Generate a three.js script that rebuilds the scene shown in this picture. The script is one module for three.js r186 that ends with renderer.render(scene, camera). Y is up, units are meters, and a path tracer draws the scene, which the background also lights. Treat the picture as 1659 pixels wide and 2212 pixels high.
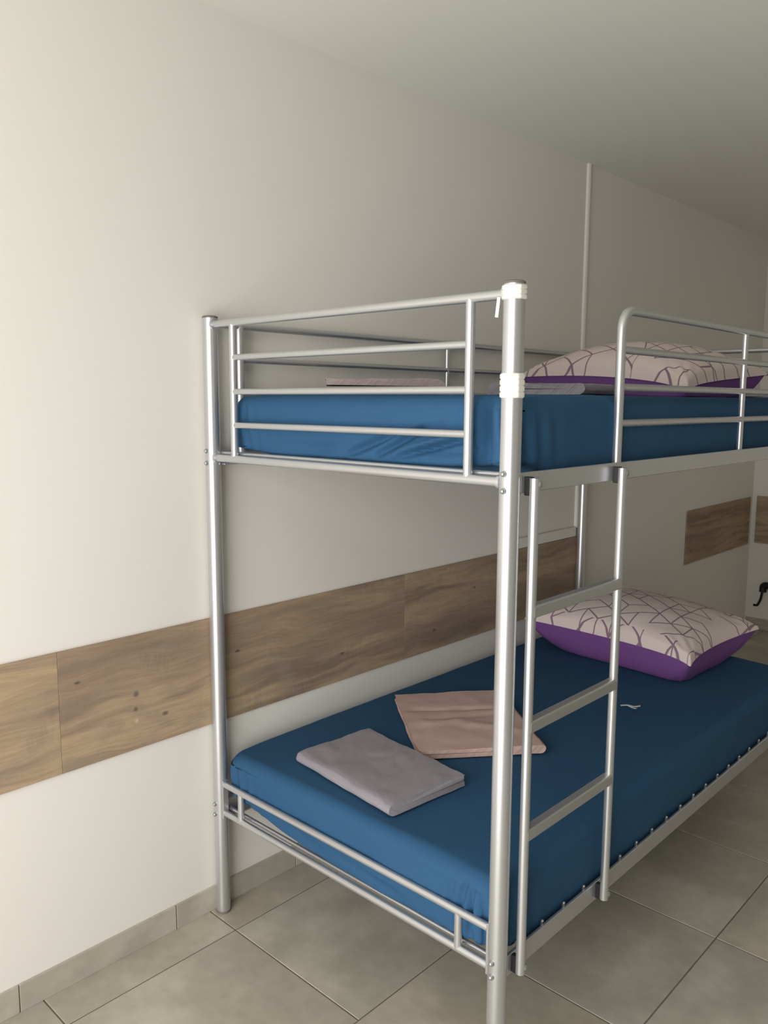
import * as THREE from 'three';
import { RoundedBoxGeometry } from 'three/addons/geometries/RoundedBoxGeometry.js';
import { mergeGeometries, mergeVertices, toCreasedNormals } from 'three/addons/utils/BufferGeometryUtils.js';
import { ImprovedNoise } from 'three/addons/math/ImprovedNoise.js';
import { RectAreaLightUniformsLib } from 'three/addons/lights/RectAreaLightUniformsLib.js';

// ---------------------------------------------------------------- camera, daylight, exposure
const scene = new THREE.Scene();
const camera = new THREE.PerspectiveCamera(2 * Math.atan(1106 / 1764.467) * 180 / Math.PI, 1659 / 2212, 0.02, 60);
{
  const yaw = 43.277 * Math.PI / 180, pitch = 7.727 * Math.PI / 180, roll = 0.279 * Math.PI / 180;
  const fwd = new THREE.Vector3(-Math.sin(yaw) * Math.cos(pitch), -Math.sin(pitch), -Math.cos(yaw) * Math.cos(pitch));
  const r0 = new THREE.Vector3(Math.cos(yaw), 0, -Math.sin(yaw)), u0 = new THREE.Vector3().crossVectors(r0, fwd);
  const r = r0.clone().multiplyScalar(Math.cos(roll)).addScaledVector(u0, Math.sin(roll));
  const u = u0.clone().multiplyScalar(Math.cos(roll)).addScaledVector(r0, -Math.sin(roll));
  camera.position.set(1.8518, 1.454, 1.2718);
  camera.quaternion.setFromRotationMatrix(new THREE.Matrix4().makeBasis(r, u, fwd.clone().negate()));
}
scene.add(camera);
scene.background = new THREE.Color(0.9, 0.95, 1.0);         // even overcast sky outside the window
RectAreaLightUniformsLib.init();
const ROOM = { x1: 5.6, z0: -4.15, z1: 2.25, h: 2.448 };
const WIN = { x0: 0.5, x1: 2.4, y0: 0.02, y1: 2.12 };
{ // daylight entering through the window opening
  const day = new THREE.RectAreaLight(new THREE.Color(1.0, 0.988, 0.958), 6.1, WIN.x1 - WIN.x0, WIN.y1 - WIN.y0);
  day.position.set((WIN.x0 + WIN.x1) / 2, (WIN.y0 + WIN.y1) / 2, ROOM.z1 - 0.02);
  day.lookAt(day.position.x, day.position.y, -4);
  scene.add(day);
}
const renderer = new THREE.WebGLRenderer({ antialias: true });
renderer.toneMapping = THREE.LinearToneMapping;
renderer.toneMappingExposure = 1.0;
renderer.shadowMap.enabled = true;

// ---------------------------------------------------------------- helpers
const noise = new ImprovedNoise();
const V = (x, y, z) => new THREE.Vector3(x, y, z);
let seed = 12345;
const rnd = () => { seed = (seed * 1664525 + 1013904223) >>> 0; return seed / 4294967296; };
const fbm = (x, y, z, o = 4) => { let s = 0, a = 0.5; for (let i = 0; i < o; i++) { s += a * noise.noise(x, y, z); x *= 2.03; y *= 2.03; z *= 2.03; a *= 0.5; } return s; };
const smooth = (a, b, x) => { const t = Math.min(1, Math.max(0, (x - a) / (b - a))); return t * t * (3 - 2 * t); };
const taken = {};
function numbered(name) { const n = taken[name] = (taken[name] ?? -1) + 1; return n ? `${name}_${String(n).padStart(3, '0')}` : name; }
function mesh(name, geometry, material, parent) {
  const m = new THREE.Mesh(geometry, material);
  m.name = parent ? name : numbered(name);
  m.castShadow = m.receiveShadow = true;
  (parent ?? scene).add(m);
  return m;
}
function group(name, parent) { const g = new THREE.Group(); g.name = parent ? name : numbered(name); (parent ?? scene).add(g); return g; }
function tag(o, label, category, grp) { o.userData.label = label; o.userData.category = category; if (grp) o.userData.group = grp; return o; }
function struct(o, label, category) { o.userData.kind = 'structure'; o.userData.label = label; o.userData.category = category; return o; }
function box(x0, x1, y0, y1, z0, z1, r = 0) {
  const w = x1 - x0, h = y1 - y0, d = z1 - z0;
  const g = r ? new RoundedBoxGeometry(w, h, d, 2, r) : new THREE.BoxGeometry(w, h, d);
  return g.translate((x0 + x1) / 2, (y0 + y1) / 2, (z0 + z1) / 2);
}
function rod(a, b, r, seg = 20) {
  const d = b.clone().sub(a), g = new THREE.CylinderGeometry(r, r, d.length(), seg, 1);
  g.applyQuaternion(new THREE.Quaternion().setFromUnitVectors(V(0, 1, 0), d.clone().normalize()));
  return g.translate((a.x + b.x) / 2, (a.y + b.y) / 2, (a.z + b.z) / 2);
}
function bent(points, bend, r, seg = 16) {       // a tube through points with rounded corners and closed ends
  const path = new THREE.CurvePath(); let prev = points[0];
  for (let i = 1; i < points.length; i++) {
    const p = points[i];
    if (i === points.length - 1) { path.add(new THREE.LineCurve3(prev, p)); break; }
    const a = p.clone().addScaledVector(points[i - 1].clone().sub(p).normalize(), bend), b = p.clone().addScaledVector(points[i + 1].clone().sub(p).normalize(), bend);
    path.add(new THREE.LineCurve3(prev, a)); path.add(new THREE.QuadraticBezierCurve3(a, p, b)); prev = b;
  }
  const pts = []; for (const c of path.curves) { const n = c.isLineCurve3 ? 2 : 10; for (let k = pts.length ? 1 : 0; k <= n; k++) pts.push(c.getPoint(k / n)); }
  const poly = new THREE.CatmullRomCurve3(pts, false, 'centripetal');
  return new THREE.TubeGeometry(poly, 140, r, seg, false);
}
function chamfered(w, h, d, c) {                  // box whose top edge is chamfered, base at y = -h, top at y = 0
  const o = [[-w / 2, -d / 2], [w / 2, -d / 2], [w / 2, d / 2], [-w / 2, d / 2]], i = o.map(([x, z]) => [x - Math.sign(x) * c, z - Math.sign(z) * c]);
  const rings = [o.map(([x, z]) => [x, -h, z]), o.map(([x, z]) => [x, -c, z]), i.map(([x, z]) => [x, 0, z])], pos = [];
  const quad = (a, b, e, f) => pos.push(...a, ...b, ...e, ...a, ...e, ...f);
  for (let k = 0; k < 2; k++) for (let j = 0; j < 4; j++) { const n = (j + 1) % 4; quad(rings[k][j], rings[k + 1][j], rings[k + 1][n], rings[k][n]); }
  quad(rings[2][0], rings[2][3], rings[2][2], rings[2][1]);
  const g = new THREE.BufferGeometry(); g.setAttribute('position', new THREE.Float32BufferAttribute(pos, 3));
  const uv = []; for (let k = 0; k < pos.length; k += 3) uv.push(pos[k], pos[k + 2]);
  g.setAttribute('uv', new THREE.Float32BufferAttribute(uv, 2)); g.computeVertexNormals(); return g;
}
function tex(w, h, fn, srgb = true, rep = true) {
  const data = new Uint8Array(w * h * 4);
  for (let j = 0; j < h; j++) for (let i = 0; i < w; i++) {
    const c = fn(i / w, j / h); const o = (j * w + i) * 4;
    for (let k = 0; k < 3; k++) data[o + k] = Math.max(0, Math.min(255, Math.round(c[k])));
    data[o + 3] = 255;
  }
  const t = new THREE.DataTexture(data, w, h, THREE.RGBAFormat);
  t.magFilter = THREE.LinearFilter; t.minFilter = THREE.LinearMipmapLinearFilter; t.generateMipmaps = true;
  if (rep) t.wrapS = t.wrapT = THREE.RepeatWrapping;
  if (srgb) t.colorSpace = THREE.SRGBColorSpace;
  t.needsUpdate = true; return t;
}
const merged = (list) => mergeGeometries(list.map((g) => (g.index ? g.toNonIndexed() : g)));
const mix = (a, b, t) => a.map((v, k) => v + (b[k] - v) * t);
const lin = (r, g, b) => new THREE.Color().setRGB(r, g, b);

// ---------------------------------------------------------------- materials
const plasterBump = tex(512, 512, (u, v) => { const n = 128 + 170 * fbm(u * 60, v * 60, 1.3, 3); return [n, n, n]; }, false);
plasterBump.repeat.set(1, 1);
const M = {
  wall: new THREE.MeshStandardMaterial({ color: lin(0.765, 0.735, 0.685), roughness: 0.9, bumpMap: plasterBump, bumpScale: 0.0002 }),
  ceiling: new THREE.MeshStandardMaterial({ color: lin(0.8, 0.795, 0.73), roughness: 0.95 }),
  grout: new THREE.MeshStandardMaterial({ color: lin(0.15, 0.135, 0.1), roughness: 0.95 }),
  metal: new THREE.MeshPhysicalMaterial({ color: lin(0.595, 0.6, 0.615), roughness: 0.33, metalness: 0.8, clearcoat: 0.15, clearcoatRoughness: 0.25 }),
  bolt: new THREE.MeshStandardMaterial({ color: lin(0.42, 0.43, 0.43), roughness: 0.35, metalness: 0.8 }),
  whitePlastic: new THREE.MeshStandardMaterial({ color: lin(0.82, 0.8, 0.74), roughness: 0.45 }),
  darkPlastic: new THREE.MeshStandardMaterial({ color: lin(0.014, 0.014, 0.015), roughness: 0.5 }),
  capPlastic: new THREE.MeshStandardMaterial({ color: lin(0.16, 0.145, 0.125), roughness: 0.55 }),
  trunking: new THREE.MeshStandardMaterial({ color: lin(0.77, 0.74, 0.69), roughness: 0.6 }),
  blackMetal: new THREE.MeshStandardMaterial({ color: lin(0.012, 0.012, 0.011), roughness: 0.45, metalness: 0.3 }),
  frameWhite: new THREE.MeshStandardMaterial({ color: lin(0.8, 0.8, 0.78), roughness: 0.4 }),
  glass: new THREE.MeshPhysicalMaterial({ color: lin(1, 1, 1), roughness: 0, transmission: 1, thickness: 0, ior: 1.45 }),
  paper: new THREE.MeshStandardMaterial({ color: lin(0.62, 0.62, 0.66), roughness: 0.8 }),
};
// weathered oak-look laminate, one picture for each board
const woodTex = (s) => tex(1024, 256, (u, v) => {
  const x = u * 4.0 + s * 7.1, y = v;
  const warp = fbm(x * 0.9, y * 2.0, s, 3) * 0.16;
  const band = fbm(x * 0.5, (y + warp) * 6.5, s + 3.1, 4), wide = fbm(x * 0.35, (y + warp) * 2.2, s + 31.7, 2);
  const grain = fbm(x * 2.4, (y + warp) * 60, s + 9.7, 3), fine = fbm(x * 9, y * 200, s + 5.5, 2);
  const patch = fbm(x * 3.2, y * 4.6, s + 20.3, 3), chatter = fbm(x * 40, y * 9, s + 41.2, 2) * smooth(0.0, 0.3, fbm(x * 2, y * 3, s + 51, 2));
  let c = mix([147, 126, 106], [172, 149, 121], smooth(-0.28, 0.3, band + 0.8 * wide));
  c = mix(c, [124, 107, 94], smooth(0.08, 0.34, -band + grain * 0.35) * 0.7);
  c = mix(c, [148, 132, 114], smooth(0.05, 0.35, patch) * 0.5);
  const d = 20 * grain + 14 * fine + 14 * chatter;
  c = c.map((q) => q + d);
  for (const [ku, kv, kr] of [[0.19, 0.3, 0.011], [0.52, 0.62, 0.012], [0.71, 0.25, 0.014], [0.9, 0.7, 0.011]]) {
    const du = (u - ku - (s % 3) * 0.04) * 4.0, dv = v - kv, e = Math.hypot(du * 0.55, dv) + 0.01 * grain;
    c = mix(c, [70, 57, 50], (1 - smooth(kr * 0.4, kr * 1.6, e)) * 0.6);
  }
  if (Math.floor(s) === 1) for (const [ku, kv, kr, kc] of [[0.831, 0.485, 0.02, [92, 88, 88]], [0.833, 0.36, 0.016, [108, 84, 72]], [0.832, 0.26, 0.013, [196, 184, 164]]]) {
    const e = Math.hypot((u - ku) * 3.9, v - kv) + 0.01 * grain; c = mix(c, kc, (1 - smooth(kr * 0.5, kr * 1.7, e)) * 0.75);   // filled screw holes
  }
  return c;
});
const woods = [0, 1, 2, 3].map((s) => { const t = woodTex(s + 0.37); return new THREE.MeshStandardMaterial({ map: t, roughness: 0.62, bumpMap: t, bumpScale: 0.0008 }); });
// beige-grey stoneware
const tileTex = tex(512, 512, (u, v) => {
  const n = fbm(u * 7, v * 7, 0.5, 4), m = fbm(u * 40, v * 40, 3.5, 3), q = fbm(u * 2.4 + 5, v * 2.4, 8.2, 3);
  return mix([186, 180, 166], [168, 162, 148], smooth(-0.3, 0.3, n + 0.5 * q)).map((c) => c + 12 * m);
});
tileTex.wrapS = tileTex.wrapT = THREE.MirroredRepeatWrapping;
const tileMat = [0, 1, 2].map((k) => new THREE.MeshPhysicalMaterial({ map: tileTex, color: lin(...[[1, 1, 1], [0.97, 0.97, 0.975], [1.0, 0.98, 0.96]][k]), roughness: 0.42, clearcoat: 0.15, clearcoatRoughness: 0.35 }));
const skirtMat = tileMat[0];
const weave = tex(256, 256, (u, v) => { const n = 128 + 40 * Math.sin(u * 256 * Math.PI / 2) * Math.sin(v * 256 * Math.PI / 2) + 60 * fbm(u * 40, v * 40, 2, 2); return [n, n, n]; }, false);
weave.repeat.set(8, 8);
const sheetMat = new THREE.MeshPhysicalMaterial({ color: lin(0.028, 0.088, 0.178), roughness: 0.9, specularIntensity: 0.35, bumpMap: weave, bumpScale: 0.0003, sheen: 0.05, sheenColor: lin(0.1, 0.25, 0.4), sheenRoughness: 0.5 });
const terry = tex(256, 256, (u, v) => { const n = 128 + 200 * fbm(u * 70, v * 70, 4.4, 2); return [n, n, n]; }, false);
terry.repeat.set(6, 6);
const towelMat = (r, g, b) => new THREE.MeshPhysicalMaterial({ color: lin(r, g, b), roughness: 0.95, bumpMap: terry, bumpScale: 0.002, sheen: 0.25, sheenRoughness: 0.6, sheenColor: lin(r, g, b) });
const greyTowel = towelMat(0.36, 0.33, 0.365), pinkTowel = towelMat(0.7, 0.49, 0.43), mauveTowel = towelMat(0.45, 0.36, 0.36);

// ---------------------------------------------------------------- the room
const T = 0.16;
{ // left wall: carries the boards, trunking, trims
  const w = mesh('wall_left', box(-T, 0, -0.1, ROOM.h, ROOM.z0 - T, ROOM.z1 + T), M.wall);
  const uv = w.geometry.attributes.uv, p = w.geometry.attributes.position; for (let i = 0; i < uv.count; i++) uv.setXY(i, p.getZ(i), p.getY(i));
  struct(w, 'long white wall with a band of wooden boards behind the bunk bed', 'wall');
  const boards = [[0.4409, 1.67], [-0.7941, 0.4401], [-1.956, -0.7949], [-4.1, -3.135]];
  boards.forEach(([a, b], k) => {
    const g = new RoundedBoxGeometry(0.008, 0.302, b - a, 1, 0.0006).translate(0.004, 0.709, (a + b) / 2);
    const q = g.attributes.position, t = g.attributes.uv;
    for (let i = 0; i < t.count; i++) t.setXY(i, (q.getZ(i) - a) / 1.25 + 0.005, (q.getY(i) - 0.55) / 0.32);
    mesh('wood_board', g, woods[k], w);
  });
}
{
  const w = mesh('wall_back', box(-T, ROOM.x1 + T, -0.1, ROOM.h, ROOM.z0 - T, ROOM.z0), M.wall);
  struct(w, 'far end wall of the room with a wooden board band', 'wall');
  const g = new RoundedBoxGeometry(1.23, 0.302, 0.011, 1, 0.0015).translate(0.031 + 0.615, 0.715, ROOM.z0 + 0.0055);
  const q = g.attributes.position, t = g.attributes.uv; for (let i = 0; i < t.count; i++) t.setXY(i, q.getX(i) / 1.25, (q.getY(i) - 0.55) / 0.32);
  mesh('wood_board', g, woods[3], w);
}
struct(mesh('wall_right', box(ROOM.x1, ROOM.x1 + T, -0.1, ROOM.h, ROOM.z0 - T, ROOM.z1 + T), M.wall), 'white wall opposite the bunk bed', 'wall');
struct(mesh('ceiling', box(-T, ROOM.x1 + T, ROOM.h, ROOM.h + T, ROOM.z0 - T, ROOM.z1 + T), M.ceiling), 'flat white painted ceiling', 'ceiling');
{ // wall behind the camera with the tall window the daylight comes through
  const g = mergeGeometries([box(-T, WIN.x0, -0.1, ROOM.h, ROOM.z1, ROOM.z1 + T), box(WIN.x1, ROOM.x1 + T, -0.1, ROOM.h, ROOM.z1, ROOM.z1 + T),
    box(WIN.x0, WIN.x1, -0.1, WIN.y0, ROOM.z1, ROOM.z1 + T), box(WIN.x0, WIN.x1, WIN.y1, ROOM.h, ROOM.z1, ROOM.z1 + T)]);
  struct(mesh('wall_front', g, M.wall), 'white wall with the tall window', 'wall');
  const w = struct(group('window_1'), 'tall white framed double window', 'window');
  const f = 0.05, xm = (WIN.x0 + WIN.x1) / 2, z0 = ROOM.z1 + 0.05, z1 = ROOM.z1 + 0.1;
  mesh('window_frame', mergeGeometries([box(WIN.x0, WIN.x0 + f, WIN.y0, WIN.y1, z0, z1), box(WIN.x1 - f, WIN.x1, WIN.y0, WIN.y1, z0, z1), box(xm - f / 2, xm + f / 2, WIN.y0, WIN.y1, z0, z1),
    box(WIN.x0, WIN.x1, WIN.y0, WIN.y0 + f, z0, z1), box(WIN.x0, WIN.x1, WIN.y1 - f, WIN.y1, z0, z1)]), M.frameWhite, w);
  for (const [a, b] of [[WIN.x0 + f, xm - f / 2], [xm + f / 2, WIN.x1 - f]]) mesh('pane', box(a, b, WIN.y0 + f, WIN.y1 - f, z0 + 0.02, z0 + 0.026), M.glass, w);
}
{ // floor: mortar bed with stoneware tiles laid on it
  const fl = mesh('floor', box(-T, ROOM.x1 + T, -0.12, -0.0015, ROOM.z0 - T, ROOM.z1 + T), M.grout);
  struct(fl, 'beige grey stoneware tiled floor', 'floor');
  const xs = [0.0, 0.125, 0.608, 1.104, 1.589, 2.074, 2.559, 3.044, 3.529, 4.014, 4.499, 4.984, ROOM.x1], pitch = 0.485, gap = 0.0036, cache = {};
  for (let c = 0; c < xs.length - 1; c++) {
    const off = c < 2 ? 0.03 : -0.372;
    for (let k = -9; k <= 7; k++) {
      const a = Math.max(off + k * pitch, ROOM.z0), b = Math.min(off + (k + 1) * pitch, ROOM.z1);
      if (b - a < 0.02) continue;
      const w = xs[c + 1] - xs[c] - gap, d = b - a - gap, variant = Math.floor(rnd() * 4), key = [w.toFixed(4), d.toFixed(4), variant].join();
      if (!cache[key]) { cache[key] = chamfered(w, 0.009, d, 0.0012); const t = cache[key].attributes.uv; for (let i = 0; i < t.count; i++) t.setXY(i, t.getX(i) * 0.9 + variant * 0.31, t.getY(i) * 0.9 + variant * 0.47); }
      const m = mesh('floor_tile', cache[key], tileMat[Math.floor(rnd() * 3)], fl); m.position.set((xs[c] + xs[c + 1]) / 2, 0, (a + b) / 2);
    }
  }
}
{ // skirting of cut tiles
  const b = struct(group('baseboard_left'), 'low grey tile skirting along the long wall', 'baseboard');
  const piece = 0.431;
  for (let k = -10; k <= 5; k++) {
    const a = Math.max(0.5715 - (k + 1) * piece, ROOM.z0), e = Math.min(0.5715 - k * piece, ROOM.z1); if (e - a < 0.01) continue;
    const g = box(0, 0.0065, 0, 0.071, a + 0.0015, e - 0.0015, 0.0012), q = g.attributes.position, t = g.attributes.uv;
    for (let i = 0; i < t.count; i++) t.setXY(i, q.getZ(i) * 0.9, q.getY(i) * 0.9 + k * 0.37);
    mesh('skirting_tile', g, skirtMat, b);
  }
  const c = struct(group('baseboard_back'), 'low grey tile skirting along the far wall', 'baseboard');
  for (let k = 0; k < 13; k++) { const x0 = 0.0065 + k * piece; mesh('skirting_tile', box(x0, Math.min(x0 + piece - 0.003, ROOM.x1), 0, 0.071, ROOM.z0, ROOM.z0 + 0.0065, 0.0012), skirtMat, c); }
}
{ // conduit cover and cable trunking
  const s = new THREE.Shape(); s.moveTo(-0.014, 0); s.lineTo(0.014, 0); s.lineTo(0.012, 0.008); s.quadraticCurveTo(0, 0.016, -0.012, 0.008); s.closePath();
  const g = new THREE.ExtrudeGeometry(s, { depth: ROOM.h - 0.9, bevelEnabled: false, curveSegments: 8 });
  // shape x -> z, shape y -> x (away from the wall), depth -> y
  g.applyMatrix4(new THREE.Matrix4().makeBasis(V(0, 0, -1), V(1, 0, 0), V(0, -1, 0))).translate(0, ROOM.h, -1.945);
  struct(mesh('trim_1', g, M.trunking), 'slim white vertical cover strip running up to the ceiling', 'trim');
  struct(mesh('trim_2', box(0, 0.012, 0.862, 0.905, -1.93, -1.46, 0.003), M.trunking), 'short white cable trunking above the wooden boards', 'trim');
}

// ---------------------------------------------------------------- the bunk bed
const AX = 0.0276, BX = 0.9776, L = 1.95, H = 1.6692, RP = 0.02, RT = 0.0085;
const bed = group('bunk_bed');
tag(bed, 'silver grey tubular metal bunk bed with ladder against the wall', 'bunk bed');
for (const [x, z] of [[AX, 0], [BX, 0], [AX, -L], [BX, -L]]) {
  const near = z === 0, post = mesh('post', rod(V(x, 0.004, z), V(x, H - 0.003, z), RP, 32), M.metal, bed);
  mesh('end_cap', new THREE.LatheGeometry([[0, 0], [RP + 0.0004, 0], [RP + 0.0004, 0.003], [RP - 0.003, 0.0055], [0, 0.006]].map(([a, b]) => new THREE.Vector2(a, b)), 28).translate(x, H - 0.003, z), M.capPlastic, post);
  mesh('foot_cap', new THREE.CylinderGeometry(RP + 0.0006, RP + 0.0006, 0.006, 28).translate(x, 0.003, z), M.capPlastic, post);
  const s = near ? 1 : -1;
  for (const y of [1.321, 1.289, 0.331, 0.301]) {
    const g = mergeGeometries([new THREE.CylinderGeometry(0.0062, 0.0062, 0.0035, 16), new THREE.SphereGeometry(0.0052, 14, 6, 0, Math.PI * 2, 0, Math.PI / 2).translate(0, 0.0012, 0)]);
    mesh('bolt', g.rotateX(s * Math.PI / 2).translate(x, y, z + s * (RP + 0.0012)), M.bolt, post);
  }
  if (near && x === BX) for (const [y0, y1, n] of [[1.638, 1.664, 3], [1.461, 1.506, 4]]) {
    const pts = [new THREE.Vector2(RP, y0)], st = (y1 - y0) / n;
    for (let k = 0; k < n; k++) { const b = y0 + k * st; pts.push(new THREE.Vector2(RP + 0.0015, b + st * 0.06), new THREE.Vector2(RP + 0.003, b + st * 0.2), new THREE.Vector2(RP + 0.003, b + st * 0.8), new THREE.Vector2(RP + 0.0015, b + st * 0.94)); }
    pts.push(new THREE.Vector2(RP, y1));
    const c = mesh('ribbed_collar', toCreasedNormals(new THREE.LatheGeometry(pts, 36), 0.9).translate(x, 0, z), M.whitePlastic, post); c.userData.label = 'white ribbed plastic collar';
  }
}
for (const z of [0, -L]) {
  // guard of the upper bunk's end
  const e = group('end_guard', bed), s = z ? -1 : 1;
  const yt = H - 0.02;
  mesh('top_rail', mergeGeometries([rod(V(AX + RP - 0.004, yt, z), V(BX - RP + 0.004, yt, z), 0.0095), rod(V(BX - RP - 0.002, yt, z), V(BX - RP + 0.003, yt, z), 0.0145), rod(V(AX + RP - 0.003, yt, z), V(AX + RP + 0.002, yt, z), 0.0145)]), M.metal, e);
  mesh('bottom_rail', mergeGeometries([rod(V(AX + RP - 0.004, 1.3035, z), V(BX - RP + 0.004, 1.3035, z), 0.011), rod(V(BX - RP - 0.004, 1.3035, z), V(BX - RP + 0.003, 1.3035, z), 0.0145), rod(V(AX + RP - 0.003, 1.3035, z), V(AX + RP + 0.004, 1.3035, z), 0.0145)]), M.metal, e);
  for (const x of [0.1245, 0.8785]) mesh('upright', rod(V(x, 1.3035, z), V(x, yt, z), 0.0095), M.metal, e);
  for (const y of [1.5625, 1.476, 1.391]) mesh('bar', rod(V(0.1245, y, z), V(0.8785, y, z), 0.0078), M.metal, e);
  if (!z) { // torn sticker strip hanging below the top rail, near the front post
    const g = box(-0.0035, 0.0035, -0.036, 0.0, -0.0004, 0.0004).rotateZ(-0.12).translate(BX - RP - 0.004, yt - 0.006, 0.0145);
    mesh('sticker_strip', g, M.whitePlastic, e).userData.label = 'small white sticker strip';
  }
  // low end frame of the bottom bunk
  const l = group('low_end_frame', bed);
  mesh('top_rail', rod(V(AX + RP - 0.004, 0.3888, z), V(BX - RP + 0.004, 0.3888, z), 0.0088), M.metal, l);
  mesh('bottom_rail', rod(V(AX + RP - 0.004, 0.3049, z), V(BX - RP + 0.004, 0.3049, z), 0.0088), M.metal, l);
  for (const x of [0.121, 0.876]) mesh('upright', rod(V(x, 0.3049, z), V(x, 0.3888, z), 0.0088), M.metal, l);
  for (const x of [AX + RP + 0.001, BX - RP - 0.001]) mesh('flange', box(x - 0.0025, x + 0.0025, 0.29, 0.402, z - 0.009, z + 0.009, 0.001), M.metal, l);
}
{ // guard rail along the wall
  const g = group('wall_guard_rail', bed), x = AX + 0.002;
  mesh('top_rail', rod(V(x, 1.651, -RP + 0.003), V(x, 1.651, -L + RP - 0.003), 0.0105), M.metal, g);
  for (const y of [1.562, 1.476]) mesh('bar', rod(V(x, y, -0.092), V(x, y, -1.858), 0.0085), M.metal, g);
  for (const z of [-0.092, -0.98, -1.858]) mesh('upright', rod(V(x, 1.31, z), V(x, 1.651, z), z === -0.98 ? 0.009 : 0.0125), M.metal, g);
}
{ // guard rail on the room side, with rounded corners
  const g = group('front_guard_rail', bed), r = 0.0105;
  mesh('bent_tube', bent([V(BX, 1.315, -0.414), V(BX, 1.655, -0.414), V(BX, 1.655, -1.905), V(BX, 1.315, -1.905)], 0.05, r), M.metal, g);
  for (const y of [1.569, 1.487, 1.4075]) mesh('bar', rod(V(BX, y, -0.414), V(BX, y, -1.905), 0.0085), M.metal, g);
  mesh('upright', rod(V(BX, 1.315, -1.15), V(BX, 1.655, -1.15), 0.0085), M.metal, g);
}
for (const [y0, y1] of [[1.2825, 1.322], [0.286, 0.331]]) {
  for (const s of [-1, 1]) { // angle section: upright web and inner shelf that carries the slats
    const xc = s > 0 ? BX : AX, web = [xc + (s > 0 ? 0.004 : -0.012), xc + (s > 0 ? 0.012 : -0.004)];
    const g = mergeGeometries([box(web[0], web[1], y0, y1, -L + RP - 0.002, -RP + 0.002, 0.0025), box(s > 0 ? xc - 0.026 : xc - 0.008, s > 0 ? xc + 0.008 : xc + 0.026, y0 + 0.001, y0 + 0.006, -L + RP - 0.002, -RP + 0.002, 0.001)]);
    mesh('side_rail', g, M.metal, bed);
  }
  const base = group('slat_base', bed), ys = y0 + 0.006, top = y1 + 0.011;
  for (const z of y0 > 1 ? [-0.0165, -L + 0.0165] : [-0.022, -L + 0.022]) mesh('crossbar', rod(V(AX + 0.002, y0 > 1 ? 1.3155 : 0.3085, z), V(BX - 0.002, y0 > 1 ? 1.3155 : 0.3085, z), 0.006), M.metal, base);
  for (let k = 0; k < 20; k++) {
    const z = -0.162 - k * 0.0885; if (z < -L + 0.06) break;
    const sl = mesh('slat', box(AX - 0.003, BX + 0.003, ys, ys + 0.011, z - 0.017, z + 0.017, 0.003), M.metal, base);
    if (y0 < 1) mesh('slat_peg', mergeGeometries([rod(V(BX - 0.002, ys + 0.008, z), V(BX + 0.002, y1 + 0.004, z), 0.0032, 10), new THREE.SphereGeometry(0.0036, 12, 8).translate(BX + 0.003, y1 + 0.005, z)]), M.bolt, sl).userData.label = 'small shiny metal peg';
  }
}
{ // ladder
  const g = group('ladder', bed), x = BX + 0.0315, zs = [-0.0365, -0.384], r = 0.0098;
  for (const z of zs) {
    mesh('stile', rod(V(x, 0.296, z), V(x, 1.312, z), r, 20), M.metal, g);
    for (const [y0, y1] of [[1.278, 1.314], [0.292, 0.33]]) mesh('spacer', box(BX + 0.0115, x - 0.004, y0, y1, z - 0.006, z + 0.006, 0.002), M.darkPlastic, g);
    for (const y of [1.3, 0.309]) mesh('bolt', new THREE.SphereGeometry(0.0075, 16, 10).scale(0.75, 1, 1).translate(x + r * 0.72, y, z - r * 0.55), M.bolt, g);
  }
  for (const y of [1.055, 0.823, 0.5965]) mesh('rung', box(x - 0.0105, x + 0.0105, y - 0.0125, y + 0.0125, zs[1] - 0.004, zs[0] + 0.004, 0.004), M.metal, g);
}

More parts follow.
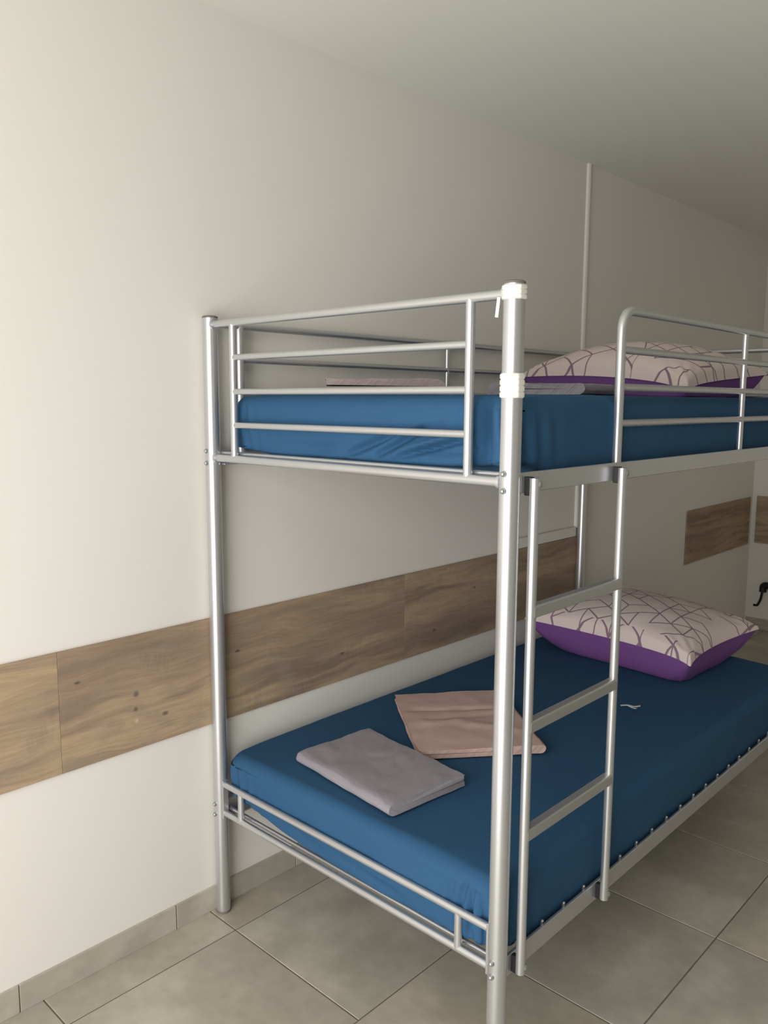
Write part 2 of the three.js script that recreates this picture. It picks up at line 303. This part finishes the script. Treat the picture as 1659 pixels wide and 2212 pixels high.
// ---------------------------------------------------------------- mattresses in fitted sheets
function mattress(x0, x1, y0, y1, z0, z1, rc, re, folds, s, endLift, cornerLift) {
  // ring by ring: underside, lower edge, sides, upper edge, top
  const cx = (x0 + x1) / 2, cz = (z0 + z1) / 2, hw = (x1 - x0) / 2, hd = (z1 - z0) / 2, h = y1 - y0;
  const prof = [], rb = 0.011;
  for (const d of [0.9, 0.5, 0.2]) prof.push([hw * d, 0, 0]);
  for (let k = 0; k <= 5; k++) { const a = k / 5 * Math.PI / 2; prof.push([rb * (1 - Math.sin(a)), rb * (1 - Math.cos(a)), 0]); }
  for (let k = 1; k < 18; k++) prof.push([0, rb + (h - re - rb) * k / 18, 1]);
  for (let k = 0; k <= 8; k++) { const a = k / 8 * Math.PI / 2; prof.push([re * (1 - Math.cos(a)), h - re + re * Math.sin(a), 2]); }
  for (let k = 1; k <= 26; k++) prof.push([re + (hw * 0.985 - re) * k / 26, h, 2]);
  const nE = 150, nS = 150, nF = 30, nC = 14, ring = (d) => {
    const w = hw - d, l = hd - d, r = Math.max(Math.min(rc - d, w * 0.98), 0.004 * w / hw + 1e-4), pts = [];
    const side = (ax, az, bx, bz, n) => { for (let k = 0; k < n; k++) { const t = k / n; pts.push([ax + (bx - ax) * t, az + (bz - az) * t]); } };
    const arc = (px, pz, a0) => { for (let k = 0; k < nC; k++) { const a = a0 + k / nC * Math.PI / 2; pts.push([px + r * Math.cos(a), pz + r * Math.sin(a)]); } };
    side(w - r, l, -w + r, l, nE); arc(-w + r, l - r, Math.PI / 2);        // near end runs from +x to -x
    side(-w, l - r, -w, -l + r, nS); arc(-w + r, -l + r, Math.PI);
    side(-w + r, -l, w - r, -l, nF); arc(w - r, -l + r, Math.PI * 1.5);
    side(w, -l + r, w, l - r, nS); arc(w - r, l - r, 0);
    return pts;
  };
  const N = nE + 2 * nS + nF + 4 * nC, pos = [], uv = [], idx = [];
  prof.forEach(([d, y, kind], j) => {
    const pts = ring(d);
    for (const [px, pz] of pts) {
      let X = cx + px, Y = y0 + y, Z = cz + pz;
      const t = y / h;                                               // soft swelling and slack cloth
      const out = Math.min(1, d < re + 1e-6 ? 1 : 0), nz = pz > hd - rc * 0.6 ? 1 : 0;
      const bulge = out * 0.006 * Math.sin(Math.PI * t) + out * 0.007 * fbm(X * 5 + s, Y * 9, Z * 5, 3);
      const len = Math.hypot(px / hw, pz / hd) || 1, ox = Math.abs(px) > hw - rc ? Math.sign(px) : 0, oz = Math.abs(pz) > hd - rc ? Math.sign(pz) : 0, ol = Math.hypot(ox, oz) || 1;
      let push = bulge;
      if (nz && out) for (const [fx0, fy0, fx1, fy1, fw, fa] of folds) {
        const ex = fx1 - fx0, ey = fy1 - fy0, q = Math.max(0, Math.min(1, ((X - fx0) * ex + (Y - fy0) * ey) / (ex * ex + ey * ey)));
        const dist = Math.hypot(X - fx0 - q * ex, Y - fy0 - q * ey), e = dist / fw;
        push += fa * Math.exp(-e * e) * Math.sin(Math.PI * (0.12 + 0.76 * q)) ** 0.5;
      }
      const corner = Math.exp(-(((hw - Math.abs(px)) / 0.11) ** 2) - (((hd - Math.abs(pz)) / 0.11) ** 2));
      if (out) push += corner * 0.006 * Math.sin((px * 3 - pz * 2) * 55 + Y * 18) * smooth(1.02, 0.5, t);
      X += push * ox / ol; Z += push * oz / ol;
      if (kind === 2) Y += 0.004 * fbm(X * 4 + s, 0.3, Z * 4, 3) * smooth(0, 0.06, d) + 0.0035 * fbm(X * 11 - s, 1.3, Z * 3.5, 2) - 0.005 * corner;
      if (kind < 2) Y += (1 - t) * (endLift * smooth(z1 - 0.16, z1 - 0.03, Z) + cornerLift * Math.exp(-(((X - x0) / 0.26) ** 2) - (((z1 - Z) / 0.2) ** 2)));
      if (kind === 0 && out) Y += 0.004 * fbm(X * 9 + s, 2.2, Z * 9, 2) + 0.012 * corner;
      pos.push(X, Y, Z); uv.push(X * 2 + (kind === 1 ? Z * 2 : 0), kind === 1 ? Y * 2 : Z * 2);
    }
    if (j) for (let i = 0; i < N; i++) { const a = (j - 1) * N + i, b = (j - 1) * N + (i + 1) % N; idx.push(a, b, a + N, b, b + N, a + N); }
  });
  const last = (prof.length - 1) * N; for (let i = 1; i < N - 1; i++) { idx.push(last, last + i, last + i + 1); idx.push(0, i + 1, i); }
  const g = new THREE.BufferGeometry();
  g.setAttribute('position', new THREE.Float32BufferAttribute(pos, 3)); g.setAttribute('uv', new THREE.Float32BufferAttribute(uv, 2)); g.setIndex(idx); g.computeVertexNormals();
  return g;
}
const upM = mesh('mattress', mattress(0.066, 0.967, 1.3, 1.469, -1.915, -0.027, 0.055, 0.028, [
  [0.52, 1.318, 0.66, 1.372, 0.009, -0.02], [0.61, 1.322, 0.74, 1.385, 0.008, -0.024], [0.66, 1.322, 0.82, 1.374, 0.008, 0.013], [0.68, 1.322, 0.85, 1.366, 0.0075, -0.026], [0.76, 1.33, 0.88, 1.345, 0.008, -0.010], [0.42, 1.325, 0.52, 1.345, 0.010, -0.006], [0.25, 1.335, 0.5, 1.322, 0.012, -0.005], [0.74, 1.375, 0.82, 1.43, 0.012, -0.004],
  [0.897, 1.29, 0.9, 1.48, 0.011, -0.036], [0.925, 1.33, 0.92, 1.44, 0.012, 0.008], [0.13, 1.33, 0.135, 1.44, 0.01, -0.008]], 1.7, 0.02, 0.0), sheetMat);
tag(upM, 'mattress of the upper bunk in a blue fitted sheet', 'mattress', 'mattresses of the bunk bed');
const loM = mesh('mattress', mattress(0.034, 0.97, 0.3045, 0.478, -1.915, -0.014, 0.055, 0.03, [
  [0.86, 0.33, 0.885, 0.455, 0.007, -0.009], [0.9, 0.34, 0.905, 0.45, 0.007, -0.010], [0.885, 0.33, 0.895, 0.44, 0.006, 0.007], [0.835, 0.36, 0.85, 0.44, 0.007, -0.005], [0.92, 0.33, 0.915, 0.44, 0.006, 0.006],
  [0.5, 0.345, 0.72, 0.325, 0.01, -0.005], [0.2, 0.35, 0.45, 0.33, 0.012, -0.005], [0.6, 0.352, 0.7, 0.35, 0.008, 0.004], [0.08, 0.36, 0.085, 0.44, 0.008, -0.006]], 4.2, 0.01, 0.035), sheetMat);
tag(loM, 'mattress of the lower bunk in a blue fitted sheet', 'mattress', 'mattresses of the bunk bed');

// ---------------------------------------------------------------- pillows
const caseTex = (() => {
  const W = 1024, c = document.createElement('canvas'); c.width = c.height = W; const g = c.getContext('2d');
  g.fillStyle = '#e2d3cf'; g.fillRect(0, 0, W, W);
  g.strokeStyle = '#8d7484'; g.lineCap = 'round';
  const a = 128 / Math.sqrt(3) * 1.0, dx = 128, dy = a * 1.5; let sd = 77; const rr = () => { sd = (sd * 1103515245 + 12345) & 0x7fffffff; return sd / 0x7fffffff; };
  for (let j = -1; j < W / dy + 2; j++) for (let i = -1; i < W / dx + 2; i++) {
    const x = i * dx + (j & 1 ? dx / 2 : 0), y = j * dy, v = (k, s = 1) => [x + a * s * Math.sin(k * Math.PI / 3), y - a * s * Math.cos(k * Math.PI / 3)];
    const line = (p, q, w) => { g.lineWidth = w; g.beginPath(); g.moveTo(...p); g.lineTo(...q); g.stroke(); };
    for (let k = 0; k < 3; k++) if (rr() < 0.6) line(v(k), v(k + 1), 5);
    const o = rr() < 0.55 ? 0 : 1;
    for (let k = 0; k < 6; k++) if (rr() < 0.58) line([x, y], v(k), 5);
    if (rr() < 0.3) line(v(Math.floor(rr() * 6)), v(Math.floor(rr() * 6) + 2), 4);
  }
  const t = new THREE.CanvasTexture(c); t.colorSpace = THREE.SRGBColorSpace; t.wrapS = t.wrapT = THREE.RepeatWrapping; return t;
})();
const caseTop = new THREE.MeshPhysicalMaterial({ map: caseTex, roughness: 0.9, bumpMap: weave, bumpScale: 0.0003, sheen: 0.15 });
const caseBack = new THREE.MeshPhysicalMaterial({ color: lin(0.185, 0.07, 0.265), roughness: 0.85, sheen: 0.3, sheenColor: lin(0.3, 0.15, 0.4), sheenRoughness: 0.5 });
function pillow(o) {
  const nx = 64, nz = 48, A = o.a, B = o.b;
  const at = (s, t) => {
    const S = Math.max(-1, Math.min(1, s)), Tt = Math.max(-1, Math.min(1, t));
    const e = Math.max(0, (1 - S * S) * (1 - Tt * Tt));
    const x = A * S * (1 - 0.055 * (1 - Tt * Tt)), z = B * Tt * (1 - 0.075 * (1 - S * S));
    // each corner has its own lift
    const c = (1 + S) / 2, r = (1 + Tt) / 2, seam = o.lift[0] * (1 - c) * (1 - r) + o.lift[1] * c * (1 - r) + o.lift[2] * c * r + o.lift[3] * (1 - c) * r;
    const dip = o.sag * (1 - (2 * c - 1) ** 2) * (r) ** 2;
    const wr = 0.007 * fbm(x * 9 + o.seed, z * 9, 3.1, 3) * Math.min(1, 4 * e) + 0.008 * Math.sin((Math.atan2(Tt * B - Math.sign(Tt) * B * 1.2, S * A - Math.sign(S) * A * 1.2)) * 26 + o.seed) * Math.exp(-e * 5.5) * Math.min(1, e * 14) * smooth(0.35, 0.9, Math.abs(S * Tt));
    return { x, z, e, f: Math.max(0, (1 - Math.abs(S) ** (S < 0 ? 2.4 : 6)) * (1 - Math.abs(Tt) ** (Tt < 0 ? 2.4 : 6))), seam: seam - dip, wr };
  };
  const build = (top) => {
    const pos = [], uv = [], idx = [], ext = top ? 1 : 0, cols = nx + 1 + 2 * ext, rows = nz + 1 + 2 * ext;
    for (let j = 0; j < rows; j++) for (let i = 0; i < cols; i++) {
      let s = -1 + 2 * (i - ext) / nx, t = -1 + 2 * (j - ext) / nz; const lip = s < -1 || s > 1 || t < -1 || t > 1;
      const ss = Math.max(-1, Math.min(1, s)), tt = Math.max(-1, Math.min(1, t)), k = (q) => Math.sin(q * Math.PI / 2) * 0.55 + q * 0.45;
      const p = at(k(ss), k(tt)); let x = p.x, z = p.z, y;
      if (top) y = p.seam + o.top * p.e ** 0.47 + p.wr; else y = Math.max(0, p.seam - o.bottom * p.f ** 0.4 - p.wr * 0.6);
      if (lip) { x += 0.004 * Math.sign(s < -1 ? -1 : s > 1 ? 1 : 0); z += 0.004 * Math.sign(t < -1 ? -1 : t > 1 ? 1 : 0); y -= 0.012 + 0.022 * (Math.max(0, (1 + ss) / 2) * Math.max(0, (1 + tt) / 2)) ** 7; }
      pos.push(x, y, z); uv.push(x / 1.02 + 0.5 + o.seed * 0.13, z / 1.02 + 0.5 + o.seed * 0.21);
      if (i && j) { const a = (j - 1) * cols + i - 1, b = a + 1, c = a + cols, d = c + 1; top ? idx.push(a, c, b, b, c, d) : idx.push(a, b, c, b, d, c); }
    }
    const g = new THREE.BufferGeometry(); g.setAttribute('position', new THREE.Float32BufferAttribute(pos, 3)); g.setAttribute('uv', new THREE.Float32BufferAttribute(uv, 2)); g.setIndex(idx); g.computeVertexNormals(); return g;
  };
  const p = group('pillow'); mesh('printed_cover', build(true), caseTop, p).userData.label = 'off white pillowcase face with thin mauve geometric lines';
  mesh('purple_cover', build(false), caseBack, p).userData.label = 'plain purple pillowcase underside';
  p.position.set(...o.at); p.rotation.y = o.turn; return p;
}
tag(pillow({ a: 0.345, b: 0.275, top: 0.1, bottom: 0.16, sag: 0.0, lift: [0.135, 0.12, 0.118, 0.122], seed: 1.3, at: [0.442, 0.4815, -1.695], turn: -0.06 }),
  'plump pillow with mauve line print and purple back on the lower bunk', 'pillow', 'matching pillows on the bunks');
tag(pillow({ a: 0.35, b: 0.27, top: 0.12, bottom: 0.15, sag: -0.016, lift: [0.1, 0.095, 0.05, 0.088], seed: 2.9, at: [0.415, 1.4725, -1.655], turn: -0.115 }),
  'plump pillow with mauve line print and purple back on the upper bunk', 'pillow', 'matching pillows on the bunks');

// ---------------------------------------------------------------- folded towels
function towel(name, w, d, t, layers, mat, at, turn, sd, folds = []) {
  // cloth folded in zigzag layers: a closed section swept across the width, w runs along x, d along z
  const pos = [], idx = [], uv = [], ns = 44, lt = t / layers, sec = [];
  // outline of the pile: rounded fold on the -z side, open layer edges on the +z side and on both ends
  const n = 26;
  for (let k = 0; k <= n; k++) sec.push([-d / 2 + lt + (d - lt) * k / n, 0]);                           // underside, towards +z
  for (let l = 0; l < layers; l++) { const inset = l % 2 ? 0.004 : 0.0; sec.push([d / 2 - inset, lt * l + lt * 0.12], [d / 2 + 0.002 - inset, lt * (l + 0.5)], [d / 2 - inset, lt * (l + 0.9)]); if (l < layers - 1) sec.push([-d / 2 + 0.025, lt * (l + 1)]); }
  for (let k = n; k >= 0; k--) sec.push([-d / 2 + lt + (d - lt) * k / n, t]);                            // top, back to the fold
  for (let k = 1; k < 8; k++) { const a = Math.PI / 2 + k / 8 * Math.PI; sec.push([-d / 2 + t / 2 + Math.cos(a) * t / 2, t / 2 + Math.sin(a) * t / 2]); }
  const m = sec.length;
  for (let i = 0; i <= ns; i++) {
    const x = -w / 2 + w * i / ns, endw = 1 - Math.exp(-Math.min(x + w / 2, w / 2 - x) / 0.006) * 0.25;
    for (const [z, y] of sec) {
      const h = y / t; let Y = y * (0.92 + 0.08 * endw) + h * (0.006 * fbm(x * 9 + sd, z * 9, sd, 3) + 0.004 * fbm(x * 24 + sd, z * 24, sd + 4, 2));
      for (const [ax, az, bx, bz, fw, fa] of folds) { const ex = bx - ax, ez = bz - az, q = Math.max(0, Math.min(1, ((x - ax) * ex + (z - az) * ez) / (ex * ex + ez * ez))), e = Math.hypot(x - ax - q * ex, z - az - q * ez) / fw; Y += h * fa * Math.exp(-e * e); }
      pos.push(x + 0.005 * fbm(z * 14, sd, y * 60, 2) * (Math.abs(x) / (w / 2)), Math.max(0, Y), z + 0.006 * fbm(x * 12, sd + 2, y * 40, 2)); uv.push(x * 4, z * 4 + y * 4);
    }
    if (i) for (let k = 0; k < m; k++) { const a = (i - 1) * m + k, b = (i - 1) * m + (k + 1) % m; idx.push(a, b, a + m, b, b + m, a + m); }
  }
  const tri = THREE.ShapeUtils.triangulateShape(sec.map(([a, b]) => new THREE.Vector2(a, b)), []);
  for (const [a, b, c] of tri) { idx.push(a, c, b); const o = ns * m; idx.push(o + a, o + b, o + c); }
  let g = new THREE.BufferGeometry(); g.setAttribute('position', new THREE.Float32BufferAttribute(pos, 3)); g.setAttribute('uv', new THREE.Float32BufferAttribute(uv, 2)); g.setIndex(idx);
  g = toCreasedNormals(g, 0.9);
  const o = mesh(name, g, mat, null); o.position.set(...at); o.rotation.y = turn; return o;
}
tag(towel('towel', 0.385, 0.255, 0.03, 2, greyTowel, [0.4475, 0.4835, -0.2], Math.PI - 0.11, 3.3), 'grey folded towel lying on the lower bunk', 'towel', 'folded towels on the bunks');
tag(towel('towel', 0.44, 0.36, 0.024, 2, pinkTowel, [0.412, 0.4835, -0.617], -0.68, 8.1, [[-0.085, 0.15, -0.062, -0.17, 0.007, -0.009], [-0.01, 0.1, -0.02, -0.1, 0.013, -0.005], [0.05, 0.0, 0.1, -0.12, 0.016, 0.006], [0.03, 0.12, 0.02, 0.02, 0.02, 0.004]]), 'dusty pink folded towel lying on the lower bunk', 'towel', 'folded towels on the bunks');
tag(towel('towel', 0.42, 0.3, 0.036, 2, mauveTowel, [0.295, 1.4735, -0.365], -0.75, 15.2), 'dusty pink folded towel lying on the upper bunk', 'towel', 'folded towels on the bunks');
tag(towel('towel', 0.4, 0.27, 0.03, 2, greyTowel, [0.6, 1.4735, -0.785], -1.35, 21.6), 'grey folded towel lying on the upper bunk', 'towel', 'folded towels on the bunks');

// ---------------------------------------------------------------- small things
{ // torn scrap of white plastic tie on the lower sheet
  const strip = (pts, w) => { const c = new THREE.CatmullRomCurve3(pts), s = new THREE.Shape(); s.moveTo(-0.0006, -w); s.lineTo(0.0006, -w); s.lineTo(0.0006, w); s.lineTo(-0.0006, w); s.closePath(); return new THREE.ExtrudeGeometry(s, { steps: 24, extrudePath: c, bevelEnabled: false }); };
  const o = mesh('paper_scrap', mergeGeometries([strip([V(-0.03, 0.003, 0.004), V(-0.008, 0.006, 0), V(0.012, 0.004, 0.0), V(0.03, 0.008, -0.004)], 0.0045), strip([V(-0.008, 0.005, 0.0), V(0.008, 0.004, 0.012), V(0.02, 0.006, 0.022)], 0.003)]), M.paper, null);
  o.position.set(0.705, 0.4835, -1.105); o.rotation.y = 0.35; tag(o, 'tiny twisted scrap of white paper on the lower bunk sheet', 'paper');
}
{ // black bracket low on the far wall: a thick arm with a thin bent rod
  const o = group('wall_bracket'), z = ROOM.z0;
  mesh('arm', bent([V(0.118, 0.26, z + 0.05), V(0.118, 0.303, z + 0.05), V(0.3, 0.303, z + 0.05)], 0.02, 0.022, 14), M.blackMetal, o);
  mesh('rod', bent([V(0.12, 0.292, z + 0.05), V(0.108, 0.21, z + 0.05), V(0.09, 0.165, z + 0.05), V(0.066, 0.166, z + 0.05)], 0.012, 0.0075, 12), M.blackMetal, o);
  mesh('mounting_plate', merged([box(0.26, 0.34, 0.25, 0.36, z, z + 0.008, 0.003), rod(V(0.298, 0.303, z + 0.004), V(0.298, 0.303, z + 0.062), 0.018)]), M.blackMetal, o);
  tag(o, 'black metal hook shaped bracket low on the far wall', 'bracket');
}

renderer.render(scene, camera);
